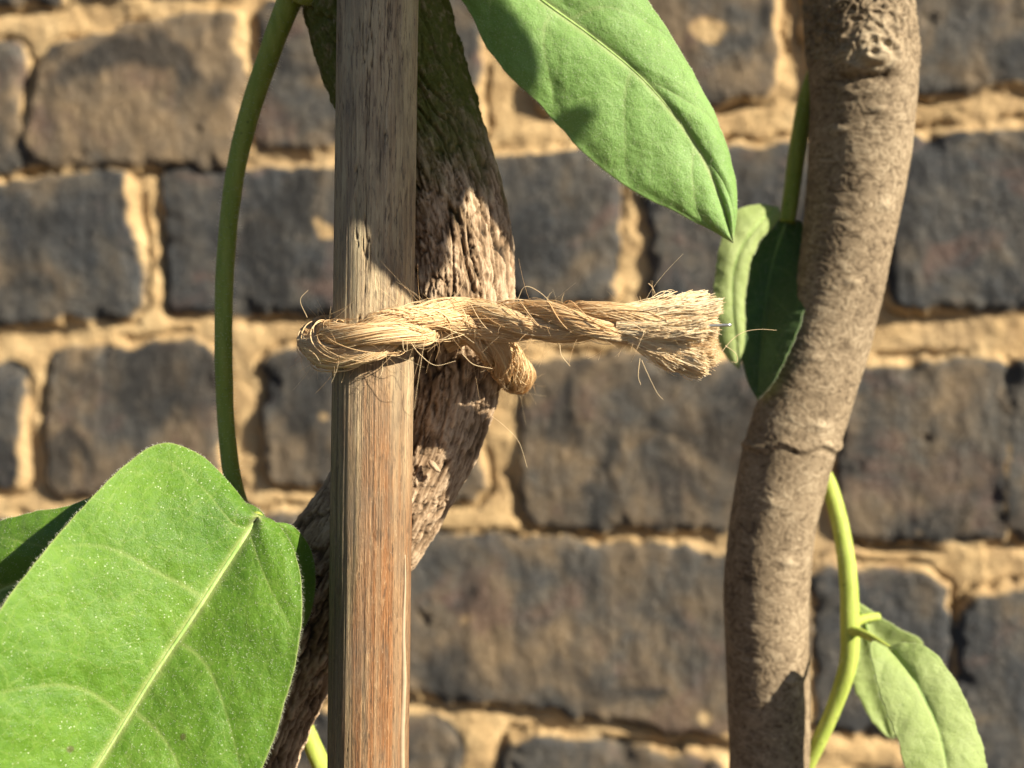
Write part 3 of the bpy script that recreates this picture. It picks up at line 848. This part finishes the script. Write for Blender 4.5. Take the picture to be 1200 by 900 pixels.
    q = bx + (al[..., None] * ax + uu[..., None] * up + dd[..., None] * dp) / 1000
    rad = RNG.uniform(.034, .078, k)[:, None] / 1000 * np.interp(t, [0, .1, .95, 1], [.5, 1, 1, .7])
    # short broken fibres matted across it
    k2 = 900
    c2 = RNG.integers(0, k, k2); j0 = RNG.integers(5, m - 2, k2)
    p0 = q[c2, j0]; di = RNG.normal(0, 1, (k2, 3)) + ax * RNG.normal(.6, .8, k2)[:, None]; di /= np.linalg.norm(di, axis=1)[:, None]
    l2 = RNG.uniform(.5, 2.2, k2) / 1000; cv = RNG.normal(0, .5, (k2, 3))
    tt = t[0]
    q2 = p0[:, None, :] + di[:, None, :] * (l2[:, None] * (tt - .5))[..., None] + cv[:, None, :] * (l2[:, None] * (tt - .5) ** 2)[..., None]
    q = np.concatenate([q, q2]); rad = np.concatenate([rad, np.full((k2, m), 3.2e-5)])
    V, F, at = strands(q, rad, 4)
    obj('frayed_end', V, F, M_JUTE_END, root, at)

    # fuzz standing off the twine
    k, m = 800, 14
    st = RNG.uniform(4, s[-1] - 6, k)
    CC, NN, BB, TT = [np.stack([np.interp(st, s, A_[:, c]) for c in range(3)], -1) for A_ in (C, N, B, T)]
    a = RNG.uniform(0, 2 * np.pi, k)
    nrm = np.cos(a)[:, None] * NN + np.sin(a)[:, None] * BB
    r0 = np.interp(st, s, rope_r) * .9
    ln = RNG.gamma(2.0, .8, k) + .6
    t = np.linspace(0, 1, m)
    dirv = nrm * RNG.uniform(.25, .9, k)[:, None] + TT * RNG.normal(0, .9, k)[:, None]; dirv /= np.linalg.norm(dirv, axis=1)[:, None]
    cv = RNG.normal(0, 1, (k, 3))
    q = (CC + nrm * (r0 / 1000)[:, None])[:, None, :] + dirv[:, None, :] * (ln[:, None] * t)[..., None] / 1000 \
        + cv[:, None, :] * (.55 * ln[:, None] * t ** 2)[..., None] / 1000 + np.array([0, 0, -1]) * (.10 * ln[:, None] * t ** 2)[..., None] / 1000
    rad = RNG.uniform(.012, .028, k)[:, None] / 1000 * np.linspace(1, .5, m)[None]
    V, F, at = strands(q, rad, 4)
    obj('fuzz', V, F, M_JUTE, root, at, kind='stuff')

    # the long stray fibres one can see singly
    def stray(pts, r=.045):
        q = spline([P(*p) for p in pts], 40)
        V, F, at = strands(q[None], np.linspace(r, r * .6, 40)[None] / 1000, 6, np.array([.9]))
        obj('stray_fibre', V, F, M_JUTE, root, at)
    stray([(482, 402, .1495), (492, 415, .1494), (510, 428, .1493), (534, 423, .1494)])
    stray([(492, 396, .1492), (515, 398, .1490), (536, 390, .1492), (556, 402, .1494)])
    stray([(542, 415, .151), (555, 427, .150), (577, 432, .1515)])
    stray([(606, 353, .151), (615, 336, .150), (632, 342, .150), (648, 357, .151)])
    stray([(577, 488, .153), (592, 500, .152), (608, 518, .152), (618, 548, .152)], .03)
    stray([(750, 420, .1495), (748, 440, .1495), (751, 451, .1495)])
    stray([(752, 422, .1495), (760, 440, .149), (770, 460, .149), (777, 468, .149)], .035)
    stray([(656, 404, .151), (658, 416, .1505), (668, 429, .150)])
    stray([(760, 332, .149), (764, 336, .149), (768, 344, .1495)])
    stray([(360, 372, .158), (352, 352, .157), (361, 340, .157)], .035)
    stray([(378, 382, .153), (396, 370, .150), (408, 359, .149)])
    stray([(388, 368, .152), (405, 360, .150), (416, 352, .149)])
    stray([(357, 408, .1535), (368, 414, .152), (376, 426, .1515)], .05)
    stray([(472, 398, .1475), (473, 409, .1472), (477, 411, .1473), (477, 398, .1475)], .04)
    stray([(449, 420, .1535), (446, 440, .1515), (430, 452, .1535), (412, 454, .1545)], .03)
    stray([(742, 380, .1472), (754, 388, .147), (751, 398, .147), (745, 412, .1475)])
    stray([(846, 412, .149), (858, 398, .149), (872, 389, .149), (890, 386, .149), (910, 387, .149)], .04)
    stray([(850, 405, .149), (862, 414, .149), (864, 424, .149), (857, 424, .149)], .04)
    q = spline([P(818, 382, .1475), P(862, 380.5, .1475)], 10)
    V, F, at = tube(q, .00021, 10)
    obj('wire_tip', V, F, M_WIRE, root, at)
twine()

# ------------------------------------------------------------------ woody trunk on the right
def trunk():
    Yt = .208
    rowsv = [(1005, -60, Yt, 61), (1006, 0, Yt, 60), (1010, 60, Yt, 61), (1012, 120, Yt, 59), (1006, 200, Yt, 55), (992, 290, Yt, 52), (973, 380, Yt, 50),
             (947, 460, Yt, 51), (922, 540, Yt, 52), (905, 620, Yt, 50), (898, 700, Yt, 50), (899, 780, Yt, 48), (901, 850, Yt, 46), (901, 940, Yt, 46)]
    vis = spline([[*P(a, b, y), r * K * y] for a, b, y, r in rowsv], 820)
    top = spline([vis[0], [.079, .209, .12, .0100], [.070, .212, .2, .0095], [.082, .215, .32, .009], [.075, .22, .46, .008]], 90)[1:][::-1]
    bot = spline([vis[-1], [.0575, .2085, -.14, .0082], [.062, .212, -.25, .0095], [.055, .22, -.5, .011], [.06, .225, GZ - .02, .014]], 110)[1:]
    q = np.vstack([top, vis, bot])
    keep = np.concatenate([[True], np.linalg.norm(np.diff(q[:, :3], axis=0), axis=1) > 5e-5]); q = q[keep]
    nseg = 260
    C, R = q[:, :3], q[:, 3]
    T, N, B = frames(C)
    scar = P(1022, 66, Yt - .0098); ridge = P(930, 528, Yt - .0085)
    def disp(th, s, r):
        x, y = np.cos(th) * r, np.sin(th) * r
        pos = C[:, None, :] + (r / 1000)[..., None] * (np.cos(th)[..., None] * N[:, None] + np.sin(th)[..., None] * B[:, None])
        wv = .9 * fbm(x * .3, y * .3, s * .3, 2, 131)
        a = fbm(x * .26 + wv, y * .26 + wv, s * .42 + .5 * wv, 2, 132)
        cells = 1 - sstep(0, .22, np.abs(a))
        st = (a * 2.2) - np.floor(a * 2.2)
        fine = fbm(x * 1.3, y * 1.3, s * 1.0, 3, 133)
        lump = fbm(x * .1, y * .1, s * .05, 2, 134)
        ab = sstep(-2, 3, (pos[..., 2] - scar[2]) * 1000)
        wr = fbm(x * .30 + 1.5 * wv, y * .30 + 1.5 * wv, s * .10 + wv * .5, 2, 139)
        off = .10 * st - .05 * cells + .03 * fine + .5 * lump + ab * .55 * (1 - sstep(0, .3, np.abs(wr)))
        knob = np.zeros_like(s)
        for kp in ((985, 150), (1040, 240), (1000, 330), (955, 420), (960, 500), (905, 590), (925, 660), (880, 740), (930, 800), (1030, 130)):
            kq = P(kp[0], kp[1], Yt - .0085)
            dk = (pos - kq) * 1000
            knob = knob + np.exp(-(dk[..., 0] / 1.5) ** 2 - (dk[..., 1] / 3) ** 2 - (dk[..., 2] / .8) ** 2)
        off = off + .5 * knob
        d = np.linalg.norm((pos - scar) * 1000 * np.array([.8, .6, 1.0]), axis=2)
        kn = np.exp(-(d / 4.2) ** 2)
        rings = np.sin(d * 2.1 + 2.2 * fbm(x * .25, y * .25, s * .25, 2, 135))
        off = off + 2.1 * kn + .5 * rings * np.exp(-(d / 5.0) ** 2)
        under = np.exp(-(((pos[..., 2] - scar[2]) * 1000 + 3.6) / 1.0) ** 2) * np.exp(-(((pos[..., 0] - scar[0]) * 1000) / 4.5) ** 2)
        off = off - 1.5 * under
        zr = (pos[..., 2] - ridge[2]) * 1000 + .6 * np.sin((pos[..., 0] - ridge[0]) * 900)
        off = off + .55 * np.exp(-((zr - .7) / .7) ** 2) - .22 * np.exp(-((zr + .5) / .6) ** 2) * sstep(.3, -.1, perlin(x * .2, y * .2, 0, 3))
        # wrinkles round the bends
        off = off + .04 * np.sin(s * 2.0 + 4 * fbm(x * .12, y * .12, s * .12, 2, 136)) * sstep(-.1, .4, fbm(x * .06, y * .06, s * .03, 2, 137))
        h = np.clip(.5 + .45 * (st - .5) - .25 * cells + .15 * fine + .5 * kn + .3 * knob - .5 * under, 0, 1)
        return off, {'h': h}
    V, F, at = tube(C, R, nseg, disp)
    o = obj('woody_vine', V, F, M_TRUNK, None, at, base=(.06, .225, GZ))
    tag(o, 'bare sinuous brown vine stem with a knobbly branch scar near its top', 'vine stem')
trunk()

# ------------------------------------------------------------------ shoot with the big leaf, lower left
def shoot_left():
    base = P(350, -8, .176)
    root = thing('leafy_shoot', 'dark green hairy shoot arching down to a large sunlit leaf', 'shoot', base)
    stem('stem', root, [(372, -95, .170), (352, -30, .173), (338, 4, .1745), (316, 62, .1765), (290, 140, .178), (273, 220, .178), (264, 310, .177), (262, 400, .175), (264, 480, .1755),
                        (270, 545, .176), (280, 588, .1755), (290, 600, .170), (302, 607, .1575)],
         [17, 16, 14, 12.5, 11.6, 10.8, 10.4, 10.2, 10, 10, 10, 9, 7], M_STEM, n=260, hairs=2600, hairlen=.62)
    # swollen joint at the top of the frame
    stem('node', root, [(340, -18, .1725), (360, -8, .1715), (384, -12, .1705)], [15, 14, 10], M_STEM, n=40, hairs=200)
    leaf('leaf', root,
         [(303, 605, .1560), (272, 652, .1540), (228, 720, .1515), (178, 795, .1490), (118, 892, .1460), (40, 1010, .1410), (-60, 1150, .137)],
         [(292, 596), (272, 570), (243, 540), (215, 524), (190, 520), (160, 534), (112, 578), (62, 634), (22, 684), (-20, 745), (-90, 860), (-120, 1000)],
         [(322, 612), (342, 640), (353, 680), (353, 720), (350, 757), (340, 800), (312, 890), (262, 985), (160, 1090), (40, 1140)],
         M_LEAF, dl=[1, 2, 3.2, 4, 4, 3.0, 0, -3, -6, -8, -8, -4], dr=[.2, -.9, -2.2, -3.2, -3.6, -3.4, -2.6, -1.6, -.8, 0], cup=-.8, wav=.3, seed=1, n=300, m=170, fold=1.5, midrib=.78, nveins=5)
    leaf('leaf', root,
         [(316, 612, .1580), (250, 622, .1600), (160, 636, .1630), (60, 668, .1660), (-60, 720, .169), (-190, 790, .168)],
         [(290, 590), (210, 575), (140, 575), (88, 590), (40, 600), (-10, 616), (-100, 670)],
         [(345, 618), (366, 650), (368, 700), (350, 742), (300, 760), (180, 745), (60, 715), (-20, 735), (-100, 780)],
         M_LEAF, dl=1.0, dr=[1.5, 3.0, 3.2, 2.6, 1.5, 1.5, 1.5, 1, 0], cup=-1.0, seed=2, label='dark green leaf half hidden behind the big one')
    # a leaf above the picture, on the same shoot; its shadow falls on cane and vine
    yy = .1075
    def up(px, py, Y=.157):
        q = P(px, py, Y) + SUN * ((Y - yy) / -SUN[1])
        return (600 + q[0] / (K * q[1]), 450 - q[2] / (K * q[1]))
    leaf('leaf', root, [(*up(440, -70), yy), (*up(452, 60), yy), (*up(470, 200), yy), (*up(489, 358, .1605), yy)],
         [up(385, -10, .1575), up(350, 120, .1575), up(362, 240, .1575), up(396, 300, .1575), up(425, 310, .1547), up(452, 322, .1548), up(474, 340, .1568)],
         [up(520, -20, .168), up(575, 80, .169), up(574, 170, .169), up(545, 226, .168), up(520, 288, .1675), up(503, 328, .168)], M_LEAF, seed=3, n=90, m=40, hairs=False)
    q0 = P(*up(440, -70), yy); q1 = P(360, -60, .1715)
    C = spline([q1, (q0 + q1) / 2 + np.array([-.002, .004, .004]), q0], 30)
    V, F, at = tube(C, .0009, 10); obj('petiole', V, F, M_STEM, root, at)
shoot_left()

# ------------------------------------------------------------------ the leaf hanging in at the top
def top_shoot():
    YT = .170
    base = P(520, -130, YT)
    root = thing('leafy_shoot', 'bright green pointed leaf hanging down in front of the wall from above', 'leaf', base)
    leaf('leaf', root,
         [(470, -150, YT + .003), (545, -75, YT + .001), (628, -5, YT), (700, 48, YT - .0005), (760, 100, YT), (815, 170, YT + .001), (845, 235, YT + .0025), (859, 284, YT + .004)],
         [(448, -110), (490, -50), (541, 0), (582, 72), (638, 128), (690, 184), (745, 225), (800, 252), (838, 272)],
         [(530, -170), (640, -130), (716, -60), (765, 10), (812, 84), (844, 150), (860, 205), (863, 245)],
         M_LEAF_TOP, dl=[.3, .6, 1, 1.2, 1.4, 1.3, 1.0, .6, .3], dr=[.3, .6, .8, 1, 1, .8, .5, .3], cup=-.5, wav=.2, seed=4, n=260, m=130, midrib=.72, nveins=5)
    stem('stem', root, [(300, -420, .165), (380, -260, .168), (440, -180, .171), (470, -150, .173)], [10, 9, 8, 6], M_STEM, n=60)
    # its neighbours above the picture
    def up(px, py, Y, t):
        q = P(px, py, Y) + SUN * t
        return (600 + q[0] / (K * q[1]), 450 - q[2] / (K * q[1]))
    yc = .1110
    def f(px, py, Y):
        q = P(px, py, Y) + SUN * ((Y - yc) / -SUN[1])
        return (600 + q[0] / (K * q[1]), 450 - q[2] / (K * q[1]))
    leaf('leaf', root, [(*f(520, -80, .166), yc), (*f(560, 40, .166), yc), (*f(585, 180, .167), yc), (*f(603, 314, .176), yc)],
         [f(500, -40, .168), f(505, 60, .168), f(515, 150, .168), f(545, 224, .1682), f(562, 241, .1695), f(577, 264, .1708), f(592, 288, .1732)],
         [f(556, -60, .170), f(582, 0, .170), f(611, 60, .170), f(637, 125, .170), f(622, 180, .1765), f(612, 250, .176)], M_LEAF_TOP, seed=5, n=90, m=40, hairs=False)
    for q0, q1 in ((P(*f(520, -80, .166), yc), P(380, -260, .168)),):
        C = spline([q1, (q0 + q1) / 2 + np.array([0, .002, .006]), q0], 30)
        V, F, at = tube(C, .0008, 10); obj('petiole', V, F, M_STEM, root, at)
top_shoot()

# ------------------------------------------------------------------ pair of leaves behind the right trunk
def pair_right():
    base = P(945, 90, .220)
    root = thing('leafy_shoot', 'pair of smooth leaves, one pale and one dark, hanging behind the scarred stem', 'shoot', base)
    stem('petiole', root, [(985, 20, .222), (962, 70, .2205), (945, 120, .218), (934, 180, .2155), (926, 240, .2135), (922, 262, .213)], [9, 10, 10.5, 10, 9.5, 9], M_STEM, hairs=500)
    leaf('leaf', root, [(912, 243, .2105), (888, 262, .2085), (864, 300, .2075), (858, 350, .2078), (866, 432, .2085)],
         [(885, 240), (860, 250), (847, 278), (838, 320), (837, 370), (846, 410)],
         [(912, 258), (886, 290), (874, 340), (872, 400)], M_LEAF_PALE, dl=1.0, dr=.6, cup=-.2, wav=.05, q=.08, seed=7, n=120, m=60, midrib=.4, label='pale yellow green leaf in the sun')
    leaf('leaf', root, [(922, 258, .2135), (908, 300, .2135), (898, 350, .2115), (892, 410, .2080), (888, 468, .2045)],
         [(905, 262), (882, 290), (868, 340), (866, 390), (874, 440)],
         [(940, 262), (950, 300), (946, 350), (930, 400), (908, 445)], M_LEAF_SHADED, dl=1.2, dr=[0,-3.5,-7.5,-8,-6], cup=0, fold=.8, wav=.05, q=.1, seed=8, n=120, m=60, midrib=.3, label='green leaf in the shade of the stem, the shade also put into its colour')
pair_right()

# ------------------------------------------------------------------ shoot, lower right
def shoot_right():
    base = P(968, 560, .214)
    root = thing('leafy_shoot', 'yellow green shoot curving past the right stem with a pale leaf pair', 'shoot', base)
    stem('stem', root, [(962, 548, .213), (972, 570, .211), (984, 612, .208), (993, 668, .206), (996, 730, .205), (994, 778, .205), (978, 828, .206), (958, 872, .207), (938, 915, .209), (915, 980, .212)],
         [8, 9.5, 10, 10.5, 11, 10.5, 9, 8.5, 8.5, 8.5], M_STEM_PALE, n=200, hairs=500, hairlen=.35)
    stem('petiole', root, [(995, 738, .2045), (1012, 743, .2010), (1030, 753, .1960), (1048, 764, .1920)], [6.5, 5, 4.5, 3.5], M_STEM_PALE, n=50)
    stem('petiole', root, [(996, 732, .205), (1012, 725, .206), (1030, 722, .2075)], [6.5, 5.5, 4.5], M_STEM_PALE, n=40)
    leaf('leaf', root, [(1040, 759, .1930), (1066, 790, .1890), (1086, 825, .1865), (1102, 865, .1845), (1112, 920, .183), (1116, 1000, .183)],
         [(1022, 752), (1022, 775), (1034, 820), (1052, 868), (1068, 920), (1088, 970)],
         [(1062, 753), (1090, 762), (1118, 795), (1138, 835), (1152, 880), (1158, 925), (1142, 975)],
         M_LEAF_PALE, dl=.6, dr=[.4, .7, .9, 1, 1, .8, .3], cup=-.2, wav=.12, q=.15, seed=9, n=150, m=70, midrib=.42, label='pale leaf nearest the lens of the pair')
    leaf('leaf', root, [(1012, 722, .2062), (1020, 752, .2085), (1030, 790, .210), (1040, 830, .2105), (1047, 866, .2105)],
         [(1004, 745), (998, 785), (1002, 808), (1018, 838), (1034, 858)],
         [(1004, 706), (1022, 716), (1052, 736), (1080, 752), (1084, 790), (1066, 840)],
         M_LEAF_PALE, dl=.5, dr=-1.2, cup=.5, seed=10, n=120, m=60, midrib=.35)
shoot_right()

# ------------------------------------------------------------------ little stem between leaf and cane, at the foot of the picture
def small_stem():
    base = P(360, 845, .186)
    root = thing('young_stem', 'short pale green stem showing between the cane and the vine', 'stem', base)
    stem('stem', root, [(330, 780, .190), (350, 835, .187), (364, 868, .186), (380, 905, .186), (402, 960, .188)], [10, 10, 10.5, 11, 11], M_STEM_PALE, n=80, hairs=200)
small_stem()
